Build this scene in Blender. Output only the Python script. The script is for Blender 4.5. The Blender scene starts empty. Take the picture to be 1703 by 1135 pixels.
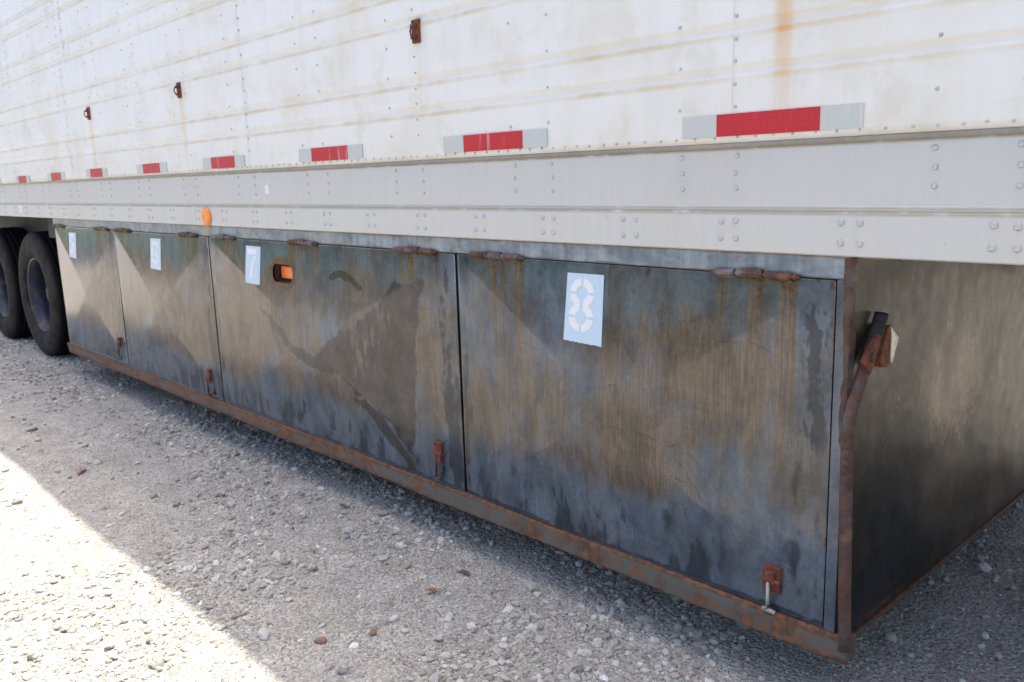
import bpy, bmesh, math, random
import numpy as np
from mathutils import Matrix, Vector

rng = np.random.default_rng(7)
random.seed(7)
scn = bpy.context.scene
COL = scn.collection

# ------------------------------------------------------------------ camera
CAM = Vector((0.8667, -1.8388, 1.3368))
YAW, PITCH, ROLL = math.radians(47.047), math.radians(11.049), math.radians(-1.900)
fw = Vector((-math.sin(YAW)*math.cos(PITCH), math.cos(YAW)*math.cos(PITCH), -math.sin(PITCH)))
rt = Vector((math.cos(YAW), math.sin(YAW), 0))
up = rt.cross(fw)
r2 = math.cos(ROLL)*rt + math.sin(ROLL)*up
u2 = -math.sin(ROLL)*rt + math.cos(ROLL)*up
cd = bpy.data.cameras.new('camera')
cam = bpy.data.objects.new('camera', cd); COL.objects.link(cam)
M3 = Matrix((r2, u2, -fw)).transposed()
cam.matrix_world = Matrix.Translation(CAM) @ M3.to_4x4()
cd.sensor_fit = 'HORIZONTAL'; cd.sensor_width = 22.3; cd.lens = 22.3*1424.9/1703
cd.clip_start = 0.05; cd.clip_end = 5000
cd.dof.use_dof = True; cd.dof.focus_distance = 2.45; cd.dof.aperture_fstop = 5.0
scn.camera = cam

# ------------------------------------------------------------------ sky, sun, exposure
SUN_TO = Vector((-0.06, 0.212, 1.0)).normalized()      # towards the sun: high, behind the trailer
w = bpy.data.worlds.new('World'); scn.world = w; w.use_nodes = True
nt = w.node_tree; nt.nodes.clear()
sky = nt.nodes.new('ShaderNodeTexSky'); sky.sky_type = 'NISHITA'; sky.sun_disc = False
el = math.asin(SUN_TO.z)
sky.sun_elevation = el
sky.sun_rotation = math.atan2(SUN_TO.x, SUN_TO.y)
sky.air_density = 0.65; sky.dust_density = 5.0; sky.ozone_density = 0.65
bg = nt.nodes.new('ShaderNodeBackground'); bg.inputs['Strength'].default_value = 0.15
wo = nt.nodes.new('ShaderNodeOutputWorld')
nt.links.new(sky.outputs[0], bg.inputs[0]); nt.links.new(bg.outputs[0], wo.inputs[0])
sd = bpy.data.lights.new('sun', 'SUN'); sd.energy = 2.55; sd.angle = math.radians(0.53); sd.color = (1.0, 0.93, 0.81)
sun = bpy.data.objects.new('sun', sd); COL.objects.link(sun)
sun.rotation_euler = (-SUN_TO).to_track_quat('-Z', 'Y').to_euler()
vs = scn.view_settings
vs.view_transform = 'Standard'; vs.look = 'None'; vs.gamma = 1.0; vs.use_curve_mapping = False
vs.exposure = 1.75

# ------------------------------------------------------------------ numeric noise for geometry and stain masks
def _h(i, j, s):
    v = np.sin(i*127.1 + j*311.7 + s*74.7)*43758.5453
    return v - np.floor(v)
def vnoise(x, y, s=0):
    x = np.asarray(x, float); y = np.asarray(y, float)
    i = np.floor(x); j = np.floor(y); f = x-i; g = y-j
    f = f*f*(3-2*f); g = g*g*(3-2*g)
    return ((_h(i, j, s)*(1-f) + _h(i+1, j, s)*f)*(1-g) + (_h(i, j+1, s)*(1-f) + _h(i+1, j+1, s)*f)*g)
def fbm(x, y, s=0, o=4):
    t = 0; a = .5; n = 0
    for k in range(o):
        t = t + a*vnoise(x*2**k, y*2**k, s+k*13); n += a; a *= .5
    return t/n
def sst(a, b, x):
    t = np.clip((x-a)/(b-a), 0, 1); return t*t*(3-2*t)
def seg(x, z, a, b):
    ax, az = a; bx, bz = b; dx, dz = bx-ax, bz-az
    t = np.clip(((x-ax)*dx + (z-az)*dz)/(dx*dx+dz*dz+1e-12), 0, 1)
    return np.hypot(x-ax-t*dx, z-az-t*dz)
def polyline(x, z, pts):
    d = np.full(x.shape, 9.0)
    for a, b in zip(pts[:-1], pts[1:]): d = np.minimum(d, seg(x, z, a, b))
    return d
def polygon(x, z, pts):                                   # signed distance, negative inside
    d = polyline(x, z, list(pts)+[pts[0]])
    ins = np.zeros(x.shape, bool); n = len(pts)
    for k in range(n):
        (x0, z0), (x1, z1) = pts[k], pts[(k+1) % n]
        c = ((z0 > z) != (z1 > z)) & (x < (x1-x0)*(z-z0)/((z1-z0) if z1 != z0 else 1e-9) + x0)
        ins ^= c
    return np.where(ins, -d, d)

# ------------------------------------------------------------------ node helper
class NT:
    def __init__(s, name):
        s.m = bpy.data.materials.new(name); s.m.use_nodes = True
        s.t = s.m.node_tree; s.t.nodes.clear()
        s.out = s.t.nodes.new('ShaderNodeOutputMaterial')
        s.b = s.t.nodes.new('ShaderNodeBsdfPrincipled')
        s.t.links.new(s.b.outputs[0], s.out.inputs[0])
        s.tc = s.t.nodes.new('ShaderNodeTexCoord')
    def link(s, sock, v):
        if isinstance(v, bpy.types.NodeSocket): s.t.links.new(v, sock)
        elif isinstance(v, (tuple, list)) and len(v) == 3 and sock.type == 'RGBA': sock.default_value = (*v, 1)
        else: sock.default_value = v
    def set(s, **k):
        for n, v in k.items(): s.link(s.b.inputs[n.replace('_', ' ')], v)
    def coord(s, scale=(1, 1, 1), kind='Object'):
        n = s.t.nodes.new('ShaderNodeMapping'); s.t.links.new(s.tc.outputs[kind], n.inputs[0])
        n.inputs['Scale'].default_value = scale; return n.outputs[0]
    def noise(s, scale, detail=4, rough=.55, vec=None, dist=0):
        n = s.t.nodes.new('ShaderNodeTexNoise'); n.inputs['Scale'].default_value = scale
        n.inputs['Detail'].default_value = detail; n.inputs['Roughness'].default_value = rough
        n.inputs['Distortion'].default_value = dist
        s.t.links.new(vec if vec is not None else s.coord(), n.inputs['Vector']); return n.outputs[0]
    def voro(s, scale, vec=None, feat='F1', out='Distance'):
        n = s.t.nodes.new('ShaderNodeTexVoronoi'); n.feature = feat; n.inputs['Scale'].default_value = scale
        s.t.links.new(vec if vec is not None else s.coord(), n.inputs['Vector']); return n.outputs[out]
    def ramp(s, f, *st):
        n = s.t.nodes.new('ShaderNodeValToRGB'); e = n.color_ramp.elements
        while len(e) < len(st): e.new(.5)
        for k, (p, c) in enumerate(st):
            e[k].position = p; c = c if isinstance(c, (tuple, list)) else (c, c, c); e[k].color = (*c, 1)
        s.t.links.new(f, n.inputs[0]); return n.outputs[0]
    def mix(s, f, a, b, mode='MIX'):
        n = s.t.nodes.new('ShaderNodeMix'); n.data_type = 'RGBA'; n.blend_type = mode
        s.link(n.inputs[0], f); s.link(n.inputs[6], a); s.link(n.inputs[7], b); return n.outputs[2]
    def math(s, op, a, b=0.0, c=None, clamp=False):
        n = s.t.nodes.new('ShaderNodeMath'); n.operation = op; n.use_clamp = clamp
        s.link(n.inputs[0], a); s.link(n.inputs[1], b)
        if c is not None: s.link(n.inputs[2], c)
        return n.outputs[0]
    def step(s, f, a, b):
        n = s.t.nodes.new('ShaderNodeMapRange'); n.interpolation_type = 'SMOOTHSTEP'
        s.link(n.inputs[0], f); n.inputs[1].default_value = a; n.inputs[2].default_value = b; return n.outputs[0]
    def attr(s, name, kind='GEOMETRY'):
        n = s.t.nodes.new('ShaderNodeAttribute'); n.attribute_name = name; n.attribute_type = kind; return n
    def sep(s, col):
        n = s.t.nodes.new('ShaderNodeSeparateColor'); s.t.links.new(col, n.inputs[0]); return n.outputs
    def xyz(s, kind='Object'):
        n = s.t.nodes.new('ShaderNodeSeparateXYZ'); s.t.links.new(s.tc.outputs[kind], n.inputs[0]); return n.outputs
    def bump(s, h, strength=.3, dist=.002, prev=None):
        n = s.t.nodes.new('ShaderNodeBump'); n.inputs['Strength'].default_value = strength
        n.inputs['Distance'].default_value = dist; s.t.links.new(h, n.inputs['Height'])
        if prev is not None: s.t.links.new(prev, n.inputs['Normal'])
        s.t.links.new(n.outputs[0], s.b.inputs['Normal']); return n.outputs[0]

MAT = {}
def plain(name, col, rough=.6, metal=0.0, var=.15, scale=8, bump=0):
    n = NT(name); f = n.noise(scale, 5)
    c2 = tuple(max(0, v*(1-var*2)) for v in col); c3 = tuple(min(1, v*(1+var)) for v in col)
    n.set(Base_Color=n.ramp(f, (.3, c2), (.7, c3)), Roughness=rough, Metallic=metal)
    if bump: n.bump(n.noise(scale*12, 4), bump, .002)
    MAT[name] = n.m

# ---- white corrugated wall: R = dirt settled under the beads, streaks by position
n = NT('wall_paint')
st = n.sep(n.attr('stain').outputs['Color'])
big = n.noise(2.2, 5, .6); fine = n.noise(40, 4, .6)
vert = n.noise(1.0, 4, .6, n.coord((14, 14, .6)))
base = n.mix(n.step(big, .45, .75), (.735, .725, .705), (.67, .635, .56))
base = n.mix(n.math('MULTIPLY', n.step(n.noise(6, 6, .7), .5, .72), .6), base, (.61, .56, .455))
base = n.mix(n.math('MULTIPLY', n.step(vert, .48, .75), .3), base, (.60, .585, .55))
tan = n.math('MULTIPLY', st[0], n.math('ADD', .3, n.math('MULTIPLY', n.step(n.noise(9, 5), .3, .65), .7)))
base = n.mix(n.math('MULTIPLY', tan, .85), base, (.57, .465, .275))
base = n.mix(n.math('MULTIPLY', st[1], n.math('ADD', .45, n.math('MULTIPLY', vert, .6)), clamp=True), base, (.62, .38, .14))
base = n.mix(n.math('MULTIPLY', st[2], n.step(n.noise(60, 3), .45, .6)), base, (.33, .13, .11))
speck = n.step(n.noise(150, 2), .72, .78)
base = n.mix(n.math('MULTIPLY', speck, .25), base, (.45, .38, .28))
n.set(Base_Color=base, Roughness=n.math('ADD', .30, n.math('MULTIPLY', big, .2)), Specular_IOR_Level=.45)
n.bump(n.noise(5, 3), .12, .004)
MAT['wall'] = n.m

# ---- aluminium side rails
def rail_mat(name, col, dark):
    n = NT(name)
    vert = n.noise(1.0, 6, .7, n.coord((38, 38, 2.5))); big = n.noise(1.6, 4)
    sc = n.noise(1.0, 3, .5, n.coord((3, 3, 220)))
    c = n.mix(n.step(vert, .35, .7), col, dark)
    c = n.mix(n.math('MULTIPLY', n.step(big, .5, .7), .35), c, (.52, .49, .43))
    c = n.mix(n.math('MULTIPLY', n.math('MULTIPLY', n.step(sc, .68, .74), n.step(n.noise(1.3, 2), .52, .6)), .5), c, (.2, .19, .18))
    c = n.mix(n.math('MULTIPLY', n.step(n.noise(26, 3, .7), .68, .74), .5), c, (.42, .36, .28))
    a = n.sep(n.attr('stain').outputs['Color'])[0]
    c = n.mix(n.math('MULTIPLY', a, n.step(n.noise(14, 5), .25, .5)), c, (.30, .24, .14))
    n.set(Base_Color=c, Roughness=.48, Metallic=.35)
    n.bump(n.noise(8, 4), .1, .003)
    MAT[name] = n.m
rail_mat('rail_upper', (.570, .565, .560), (.552, .547, .541))
rail_mat('rail_lower', (.588, .578, .563), (.568, .557, .54))
rail_mat('drip', (.30, .30, .31), (.24, .24, .25))
plain('rivet', (.50, .50, .50), .4, .5, .12, 60)

# ---- weathered steel doors: R tan film, G blue-black, B brown film and painted reflection, A rust
n = NT('door_steel')
at = n.attr('stain'); st = n.sep(at.outputs['Color']); al = at.outputs['Alpha']
vert = n.noise(1.0, 8, .68, n.coord((24, 24, 1.7)), .4)
vert = n.math('ADD', .5, n.math('MULTIPLY', n.math('SUBTRACT', vert, .5), n.step(n.noise(2.4, 3), .3, .68)))
vf = n.noise(1.0, 5, .6, n.coord((170, 170, 7)))
mot = n.noise(16, 6, .65); big = n.noise(3.5, 4, .6); tiny = n.noise(220, 3, .6)
c = n.mix(n.step(vert, .35, .68), (.118, .150, .190), (.072, .094, .122))
c = n.mix(n.math('MULTIPLY', n.step(big, .45, .7), .45), c, (.11, .105, .094))
def edge(mask, nz, k, lo=.42, hi=.58):                    # ragged edge: mask pushed by noise
    return n.step(n.math('ADD', mask, n.math('MULTIPLY', n.math('SUBTRACT', nz, .5), k)), lo, hi)
tanm = edge(st[0], n.math('MULTIPLY_ADD', vert, .35, n.math('MULTIPLY', mot, .65)), 1.2, .2, .85)
c = n.mix(tanm, c, n.mix(n.step(vf, .35, .65), (.158, .120, .082), (.100, .078, .056)))
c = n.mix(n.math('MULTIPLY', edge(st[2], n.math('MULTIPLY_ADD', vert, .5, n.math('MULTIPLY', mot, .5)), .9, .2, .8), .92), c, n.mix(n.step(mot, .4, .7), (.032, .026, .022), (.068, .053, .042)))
dk = edge(st[1], n.math('MULTIPLY_ADD', mot, .5, n.math('MULTIPLY', vf, .5)), .8, .15, .85)
c = n.mix(n.math('MULTIPLY', dk, .85), c, (.020, .029, .041))
rs = edge(al, n.noise(60, 4), .9, .4, .65)
c = n.mix(rs, c, n.mix(n.step(n.noise(120, 3), .4, .6), (.17, .085, .042), (.09, .048, .028)))
pale = n.math('MULTIPLY', n.step(tiny, .70, .76), .35)
c = n.mix(n.math('MULTIPLY', n.step(n.noise(90, 5, .75), .42, .62), .35), c, n.mix(1, c, (.55, .55, .56), 'MULTIPLY'))
blt = n.noise(1.0, 7, .70, n.coord((7.5, 7.5, 5.0)), .25)
c = n.mix(n.step(blt, .36, .62), n.mix(1, c, (.63, .65, .69), 'MULTIPLY'), n.mix(1, c, (1.16, 1.15, 1.13), 'MULTIPLY'))
scf = n.math('MULTIPLY', n.step(n.noise(1, 6, .7, n.coord((70, 70, 9)), .5), .60, .70), n.step(n.noise(4.2, 4), .52, .66))
c = n.mix(n.math('MULTIPLY', scf, .5), c, (.27, .28, .29))
c = n.mix(pale, c, (.32, .32, .32))
scr = n.step(n.noise(1.0, 2, .5, n.coord((6, 6, 300))), .70, .735)
scr = n.math('MULTIPLY', scr, n.step(n.noise(3, 2), .5, .62))
c = n.mix(n.math('MULTIPLY', scr, .3), c, (.16, .15, .14))
film = n.math('MAXIMUM', tanm, n.math('MAXIMUM', rs, st[2]))
rough = n.math('ADD', n.math('MULTIPLY_ADD', film, .05, .06), n.math('MULTIPLY', mot, .10))
n.set(Base_Color=c, Roughness=rough, Metallic=n.math('MULTIPLY_ADD', film, -.08, .14), Specular_IOR_Level=.45)
n.bump(n.math('MULTIPLY_ADD', vf, .5, mot), .03, .001)
MAT['door'] = n.m

# ---- end plate of the box: dull, mud-splashed
n = NT('end_steel')
at = n.attr('stain'); st = n.sep(at.outputs['Color'])
vert = n.noise(1.0, 5, .65, n.coord((30, 30, 2.0))); mot = n.noise(22, 6, .65)
spl = n.noise(1.0, 4, .6, n.coord((120, 120, 40)))
c = n.mix(n.step(vert, .35, .7), (.024, .021, .017), (.044, .036, .028))
m = n.step(n.math('ADD', st[0], n.math('MULTIPLY', n.math('SUBTRACT', n.math('MULTIPLY_ADD', spl, .5, n.math('MULTIPLY', mot, .5)), .5), 2.6)), .40, .80)
c = n.mix(m, c, n.mix(n.step(mot, .35, .65), (.15, .112, .078), (.235, .182, .13)))
d = n.step(n.math('ADD', st[1], n.math('MULTIPLY', n.math('SUBTRACT', mot, .5), .8)), .35, .8)
c = n.mix(d, c, (.010, .0115, .015))
c = n.mix(n.step(n.noise(1, 2, .5, n.coord((130, 130, 45))), .66, .78), c, (.20, .165, .125))
c = n.mix(n.math('MULTIPLY', st[2], n.step(mot, .35, .6)), c, (.16, .075, .035))
blt = n.noise(1.0, 7, .72, n.coord((6, 6, 4)), .3)
c = n.mix(n.step(blt, .38, .62), n.mix(1, c, (.50, .48, .46), 'MULTIPLY'), n.mix(1, c, (1.25, 1.2, 1.12), 'MULTIPLY'))
n.set(Base_Color=c, Roughness=n.math('MULTIPLY_ADD', mot, .25, .30), Metallic=.1, Specular_IOR_Level=.28)
n.bump(mot, .12, .002)
MAT['end'] = n.m

def rust_mat(name, grey, amount, rust=(.19, .085, .048), dark=(.07, .040, .030), rough=.75):
    n = NT(name); a = n.noise(7, 6, .68); b = n.noise(45, 5, .65); s_ = n.noise(1, 4, .6, n.coord((10, 10, 40)))
    r = n.mix(n.step(b, .35, .68), dark, rust)
    r = n.mix(n.math('MULTIPLY', n.step(n.noise(18, 4), .56, .72), .5), r, (.30, .15, .075))
    m = n.step(n.math('MULTIPLY_ADD', b, .35, n.math('MULTIPLY', a, .65)), amount-.06, amount+.06)
    ed = n.sep(n.attr('stain').outputs['Color'])[0]
    m = n.math('MAXIMUM', m, n.step(n.math('ADD', ed, n.math('MULTIPLY', n.math('SUBTRACT', b, .5), .8)), .3, .7))
    n.set(Base_Color=n.mix(m, grey, r), Roughness=n.math('MULTIPLY_ADD', m, .25, rough-.25), Metallic=.15)
    n.bump(b, .35, .002); MAT[name] = n.m
rust_mat('rust', (.15, .15, .155), .46, (.14, .058, .034), (.050, .027, .020))
rust_mat('rail_rust', (.105, .108, .098), .50, (.21, .096, .046), (.070, .040, .027))
rust_mat('strap_rust', (.095, .078, .076), .47, (.115, .053, .034), (.040, .027, .022))
rust_mat('latch_rust', (.2, .1, .07), .2, (.22, .06, .03), (.10, .03, .018))
rust_mat('dark_rust', (.06, .055, .05), .45, (.13, .05, .025), (.035, .022, .016))
plain('chassis', (.03, .029, .028), .7, .2, .3, 10, .2)
plain('inside', (.025, .022, .02), .8)
plain('axle', (.045, .04, .036), .7, .2, .3, 12, .2)

# ---- header strip
n = NT('header_steel')
vert = n.noise(1.0, 5, .6, n.coord((35, 35, 2.5))); vf = n.noise(1.0, 4, .6, n.coord((120, 120, 5)))
c = n.mix(n.step(vert, .35, .65), (.30, .35, .40), (.215, .25, .285))
c = n.mix(n.step(vf, .62, .72), c, (.36, .375, .38))
c = n.mix(n.math('MULTIPLY', n.step(n.noise(2.5, 4), .5, .62), .6), c, (.33, .325, .30))
z = n.xyz()[2]
e = n.step(n.math('ADD', n.step(z, 1.118, 1.134), n.math('MULTIPLY', n.math('SUBTRACT', n.noise(12, 5), .5), 1.5)), .45, .8)
c = n.mix(n.math('MULTIPLY', e, .75), c, (.22, .13, .07))
e2 = n.step(n.math('ADD', n.step(z, 1.093, 1.079), n.math('MULTIPLY', n.math('SUBTRACT', n.noise(9, 5), .5), 1.6)), .5, .85)
c = n.mix(n.math('MULTIPLY', e2, .7), c, (.07, .078, .085))
n.set(Base_Color=c, Roughness=.3, Metallic=.2); n.bump(n.noise(10, 4), .08, .003)
n.set(Base_Color=n.mix(n.step(n.noise(1, 6, .7, n.coord((8, 8, 14))), .4, .62), n.mix(1, c, (.58, .60, .63), 'MULTIPLY'), c))
MAT['header'] = n.m

# ---- tyres and wheels
n = NT('tyre_rubber')
a = n.noise(9, 5); rr = n.xyz()
rad = n.math('SQRT', n.math('ADD', n.math('MULTIPLY', rr[0], rr[0]), n.math('MULTIPLY', rr[2], rr[2])))
side = n.step(rr[1], .055, .012)
c = n.mix(n.math('MULTIPLY', side, n.step(a, .2, .7)), (.004, .004, .0045), (.042, .036, .030))
n.set(Base_Color=c, Roughness=.85, Specular_IOR_Level=.2); n.bump(n.noise(60, 3), .2, .002); MAT['tyre'] = n.m
n = NT('wheel_steel')
a = n.noise(10, 5, .65)
c = n.mix(n.step(a, .5, .66), (.012, .017, .038), (.075, .062, .05))
n.set(Base_Color=c, Roughness=.42, Metallic=.2); MAT['rim'] = n.m
plain('hub', (.11, .095, .08), .7, .2, .3, 30, .3)

# ---- markings
n = NT('plate_paint')
c = n.mix(n.step(n.noise(30, 4), .55, .8), (.50, .63, .74), (.54, .63, .71))
c = n.mix(n.math('MULTIPLY', n.step(n.noise(160, 3), .66, .72), .35), c, (.42, .47, .5))
c = n.mix(n.math('MULTIPLY', n.step(n.noise(1, 5, .65, n.coord((50, 50, 5))), .55, .75), .35), c, (.38, .40, .39))
n.set(Base_Color=c, Roughness=.5); MAT['plate'] = n.m
n = NT('plate_white')
c = n.mix(n.step(n.noise(1, 5, .65, n.coord((50, 50, 5))), .5, .75), (.56, .64, .72), (.49, .54, .58))
n.set(Base_Color=c, Roughness=.5); MAT['plate_white'] = n.m
n = NT('digit_paint')
n.set(Base_Color=n.mix(n.step(n.noise(90, 4), .62, .75), (.74, .755, .78), (.62, .68, .74)), Roughness=.5); MAT['digit'] = n.m
def tape_mat(name, col, line):
    n = NT(name); x = n.xyz()
    g = n.math('MAXIMUM', n.step(n.math('PINGPONG', x[0], .0065), .0014, .0005), n.step(n.math('PINGPONG', x[2], .0065), .0014, .0005))
    big = n.noise(1, 3, .5, n.coord((40, 40, 4)))
    c = n.mix(n.math('MULTIPLY', g, .4), col, line)
    c = n.mix(n.math('MULTIPLY', n.step(big, .60, .72), .35), c, (.75, .6, .6))
    n.set(Base_Color=c, Roughness=.3); MAT[name] = n.m
tape_mat('tape_red', (.50, .022, .035), (.36, .012, .02))
tape_mat('tape_white', (.50, .525, .51), (.57, .59, .575))
n = NT('amber_lens'); n.set(Base_Color=(.90, .20, .025), Roughness=.25, Subsurface_Weight=.3, Subsurface_Radius=(.02, .008, .003)); MAT['amber'] = n.m
n = NT('amber_reflector'); n.set(Base_Color=n.mix(n.noise(70, 3), (.82, .22, .03), (.92, .34, .08)), Roughness=.35); MAT['amber2'] = n.m
plain('lamp_black', (.015, .015, .017), .5)
plain('sticker', (.74, .74, .70), .5, 0, .05)
plain('galv', (.44, .42, .37), .4, .4, .2, 60)

# ------------------------------------------------------------------ mesh helpers
def mesh_obj(name, verts, faces, mat, parent=None, smooth=False, loc=None, stain=None, me=None):
    if me is None:
        me = bpy.data.meshes.new(name); me.from_pydata([tuple(v) for v in verts], [], [tuple(f) for f in faces])
        if smooth: me.polygons.foreach_set('use_smooth', [True]*len(me.polygons))
        if stain is not None:
            ca = me.color_attributes.new('stain', 'FLOAT_COLOR', 'POINT')
            ca.data.foreach_set('color', np.ascontiguousarray(stain, np.float32).ravel())
        if mat: me.materials.append(MAT[mat])
        me.update()
    o = bpy.data.objects.new(name, me); COL.objects.link(o)
    if loc is not None: o.location = loc
    if parent is not None: o.parent = parent
    return o
def bm_obj(name, bm, mat, parent=None, smooth=False, loc=None):
    bmesh.ops.recalc_face_normals(bm, faces=bm.faces)
    me = bpy.data.meshes.new(name); bm.to_mesh(me); bm.free()
    if smooth: me.polygons.foreach_set('use_smooth', [True]*len(me.polygons))
    if mat: me.materials.append(MAT[mat])
    o = bpy.data.objects.new(name, me); COL.objects.link(o)
    if loc is not None: o.location = loc
    if parent is not None: o.parent = parent
    return o
def add_box(bm, x0, x1, y0, y1, z0, z1, bev=0.0, rot=None):
    vs_ = [bm.verts.new((x, y, z)) for x in (x0, x1) for y in (y0, y1) for z in (z0, z1)]
    fs = [bm.faces.new([vs_[i] for i in f]) for f in ((0, 1, 3, 2), (4, 6, 7, 5), (0, 4, 5, 1), (2, 3, 7, 6), (0, 2, 6, 4), (1, 5, 7, 3))]
    if rot is not None: bmesh.ops.transform(bm, matrix=rot, verts=vs_)
    if bev > 0:
        es = list({e for f in fs for e in f.edges})
        bmesh.ops.bevel(bm, geom=es, offset=bev, segments=2, affect='EDGES', profile=.6)
def box_obj(name, x0, x1, y0, y1, z0, z1, mat, parent=None, bev=0.0, smooth=False):
    bm = bmesh.new(); add_box(bm, x0, x1, y0, y1, z0, z1, bev); return bm_obj(name, bm, mat, parent, smooth)
def add_tube(bm, pts, rad, seg_=10, cap=True, flat=1.0):
    pts = [Vector(p) for p in pts]; rings = []
    for k, p in enumerate(pts):
        d = (pts[min(k+1, len(pts)-1)] - pts[max(k-1, 0)]).normalized()
        a = d.cross(Vector((0, 0, 1))) if abs(d.z) < .95 else d.cross(Vector((1, 0, 0)))
        a.normalize(); b = d.cross(a)
        r = rad[k] if isinstance(rad, (list, tuple)) else rad
        rings.append([bm.verts.new(p + a*math.cos(t)*r + b*math.sin(t)*r*flat) for t in [2*math.pi*i/seg_ for i in range(seg_)]])
    for A, B in zip(rings[:-1], rings[1:]):
        for i in range(seg_): bm.faces.new((A[i], A[(i+1) % seg_], B[(i+1) % seg_], B[i]))
    if cap: bm.faces.new(rings[0][::-1]); bm.faces.new(rings[-1])
def add_lathe(bm, prof, seg_=48, closed=True):              # profile of (radius, y) round the y axis
    rings = [[bm.verts.new((r*math.cos(t), y, r*math.sin(t))) for t in [2*math.pi*i/seg_ for i in range(seg_)]] for r, y in prof]
    m = len(rings)
    for k in range(m if closed else m-1):
        A, B = rings[k], rings[(k+1) % m]
        for i in range(seg_): bm.faces.new((A[i], A[(i+1) % seg_], B[(i+1) % seg_], B[i]))
def grid(nx, nz):
    i = np.arange(nx*nz).reshape(nz, nx)
    return np.stack([i[:-1, :-1], i[:-1, 1:], i[1:, 1:], i[1:, :-1]], -1).reshape(-1, 4)
def extrude_profile(prof, xs):                              # profile of (y, z) swept along x
    v = [(x, y, z) for x in xs for y, z in prof]; m = len(prof)
    f = [(a*m+k, (a+1)*m+k, (a+1)*m+k+1, a*m+k+1) for a in range(len(xs)-1) for k in range(m-1)]
    return v, f
def tag(o, label=None, cat=None, group=None, kind=None):
    for k, v in (('label', label), ('category', cat), ('group', group), ('kind', kind)):
        if v: o[k] = v
    return o
def thing(name, loc, label, cat, group=None):
    o = bpy.data.objects.new(name, None); COL.objects.link(o); o.location = loc; o.empty_display_size = .1
    return tag(o, label, cat, group)

# ------------------------------------------------------------------ ground
def hgt(x, y):
    near = np.exp(-((x+3)/14)**2 - (y/9)**2)
    h = (fbm(x*.7+3, y*.7, 3, 3)-.5)*.05 + (fbm(x*4, y*4+9, 5, 3)-.5)*.016
    flat = np.exp(-((x+7.2)/1.3)**2 - ((y-.3)/.5)**2)
    return h*near*(1-.8*flat)
def lines(lo, a, b, hi, st_):
    o = []; v = b; s = st_
    while v < hi: s *= 1.5; v += s; o.append(v)
    u = []; v = a; s = st_
    while v > lo: s *= 1.5; v -= s; u.append(v)
    return np.array(u[::-1] + list(np.arange(a, b+1e-6, st_)) + o)
gx = lines(-1800, -13, 4, 1800, .05); gy = lines(-1800, -4, 4, 1800, .05)
X, Y = np.meshgrid(gx, gy)
V = np.stack([X.ravel(), Y.ravel(), hgt(X, Y).ravel()], -1)
n = NT('gravel_dust')
co = n.coord()
cells = n.voro(130, co, out='Color'); cs = n.sep(cells); cd1 = n.voro(130, co); cd2 = n.voro(60, co); big = n.noise(1.1, 4, .6)
c = n.mix(cs[0], (.35, .335, .295), (.58, .56, .50))
c = n.mix(n.math('MULTIPLY', n.step(cs[1], .88, .93), .5), c, (.27, .21, .16))
c = n.mix(n.math('MULTIPLY', n.step(big, .42, .66), .7), c, (.52, .49, .44))
c = n.mix(n.step(n.noise(7, 5, .7), .3, .75), n.mix(1, c, (.72, .72, .72), 'MULTIPLY'), c)
n.set(Base_Color=c, Roughness=.92, Specular_IOR_Level=.2)
b1 = n.bump(n.math('SUBTRACT', 1.0, cd2), .8, .012)
n.bump(n.math('SUBTRACT', 1.0, cd1), .9, .006, b1)
MAT['dust'] = n.m
gnd = mesh_obj('ground', V, grid(len(gx), len(gy)), 'dust', smooth=True); tag(gnd, kind='structure')

# gravel: stones instanced on points
n = NT('gravel_stone')
tn = n.attr('tint', 'INSTANCER'); t3 = n.sep(tn.outputs['Color'])
c = n.ramp(t3[0], (0, (.22, .205, .185)), (.25, (.345, .33, .29)), (.6, (.49, .475, .42)), (.86, (.63, .615, .56)), (1, (.80, .785, .75)))
c = n.mix(n.math('MULTIPLY', n.step(t3[1], .92, .95), .75), c, (.36, .27, .20))
c = n.mix(n.step(t3[2], .93, .96), c, (.30, .295, .285))
c = n.mix(n.math('MULTIPLY', n.step(n.noise(2.0, 4, .6), .45, .7), .25), c, (.30, .27, .23))
n.set(Base_Color=c, Roughness=.85, Specular_IOR_Level=.25); n.bump(n.noise(5, 4), .4, .1); MAT['stone'] = n.m

def scatter(N, x0, x1, y0, y1, size, dens, seed):
    g = np.random.default_rng(seed)
    x = g.uniform(x0, x1, N); y = g.uniform(y0, y1, N)
    k = g.random(N) < dens(x, y); x, y = x[k], y[k]
    s = size(g, len(x))
    return x, y, s
CX, CY = CAM.x, CAM.y
def in_view(x, y, pad=.35):
    dx, dy = x-CX, y-CY
    f = dx*fw.x + dy*fw.y; f /= math.hypot(fw.x, fw.y); r = dx*rt.x + dy*rt.y
    return (f > .2) & (np.abs(r) < f*.64+pad)
def patch(x, y): return sst(.38, .56, fbm(x*1.6+20, y*1.6, 31, 3))
def d_med(x, y):
    d = np.hypot(x-CX, y-CY)
    return (.06+.94*patch(x, y))*np.clip(1.25-d/11, .12, 1)*np.where(in_view(x, y), 1, .35)
def d_fine(x, y):
    d = np.hypot(x-CX, y-CY); return np.where(in_view(x, y), 1, .2)*np.clip(1.5-d/3.6, 0, 1)*(.5+.5*patch(x, y))
sets = [scatter(190000, -11, 2.6, -2.6, 3.2, lambda g, m: .0036+.0105*g.random(m)**2.4, d_med, 1),
        scatter(330000, -5, 2.0, -2.2, 2.8, lambda g, m: .0016+.0030*g.random(m)**1.5, d_fine, 2),
        scatter(8500, -11, 2.6, -2.6, 3.2, lambda g, m: .010+.013*g.random(m)**2.6, lambda x, y: .2+.8*patch(x, y), 3)]
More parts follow.
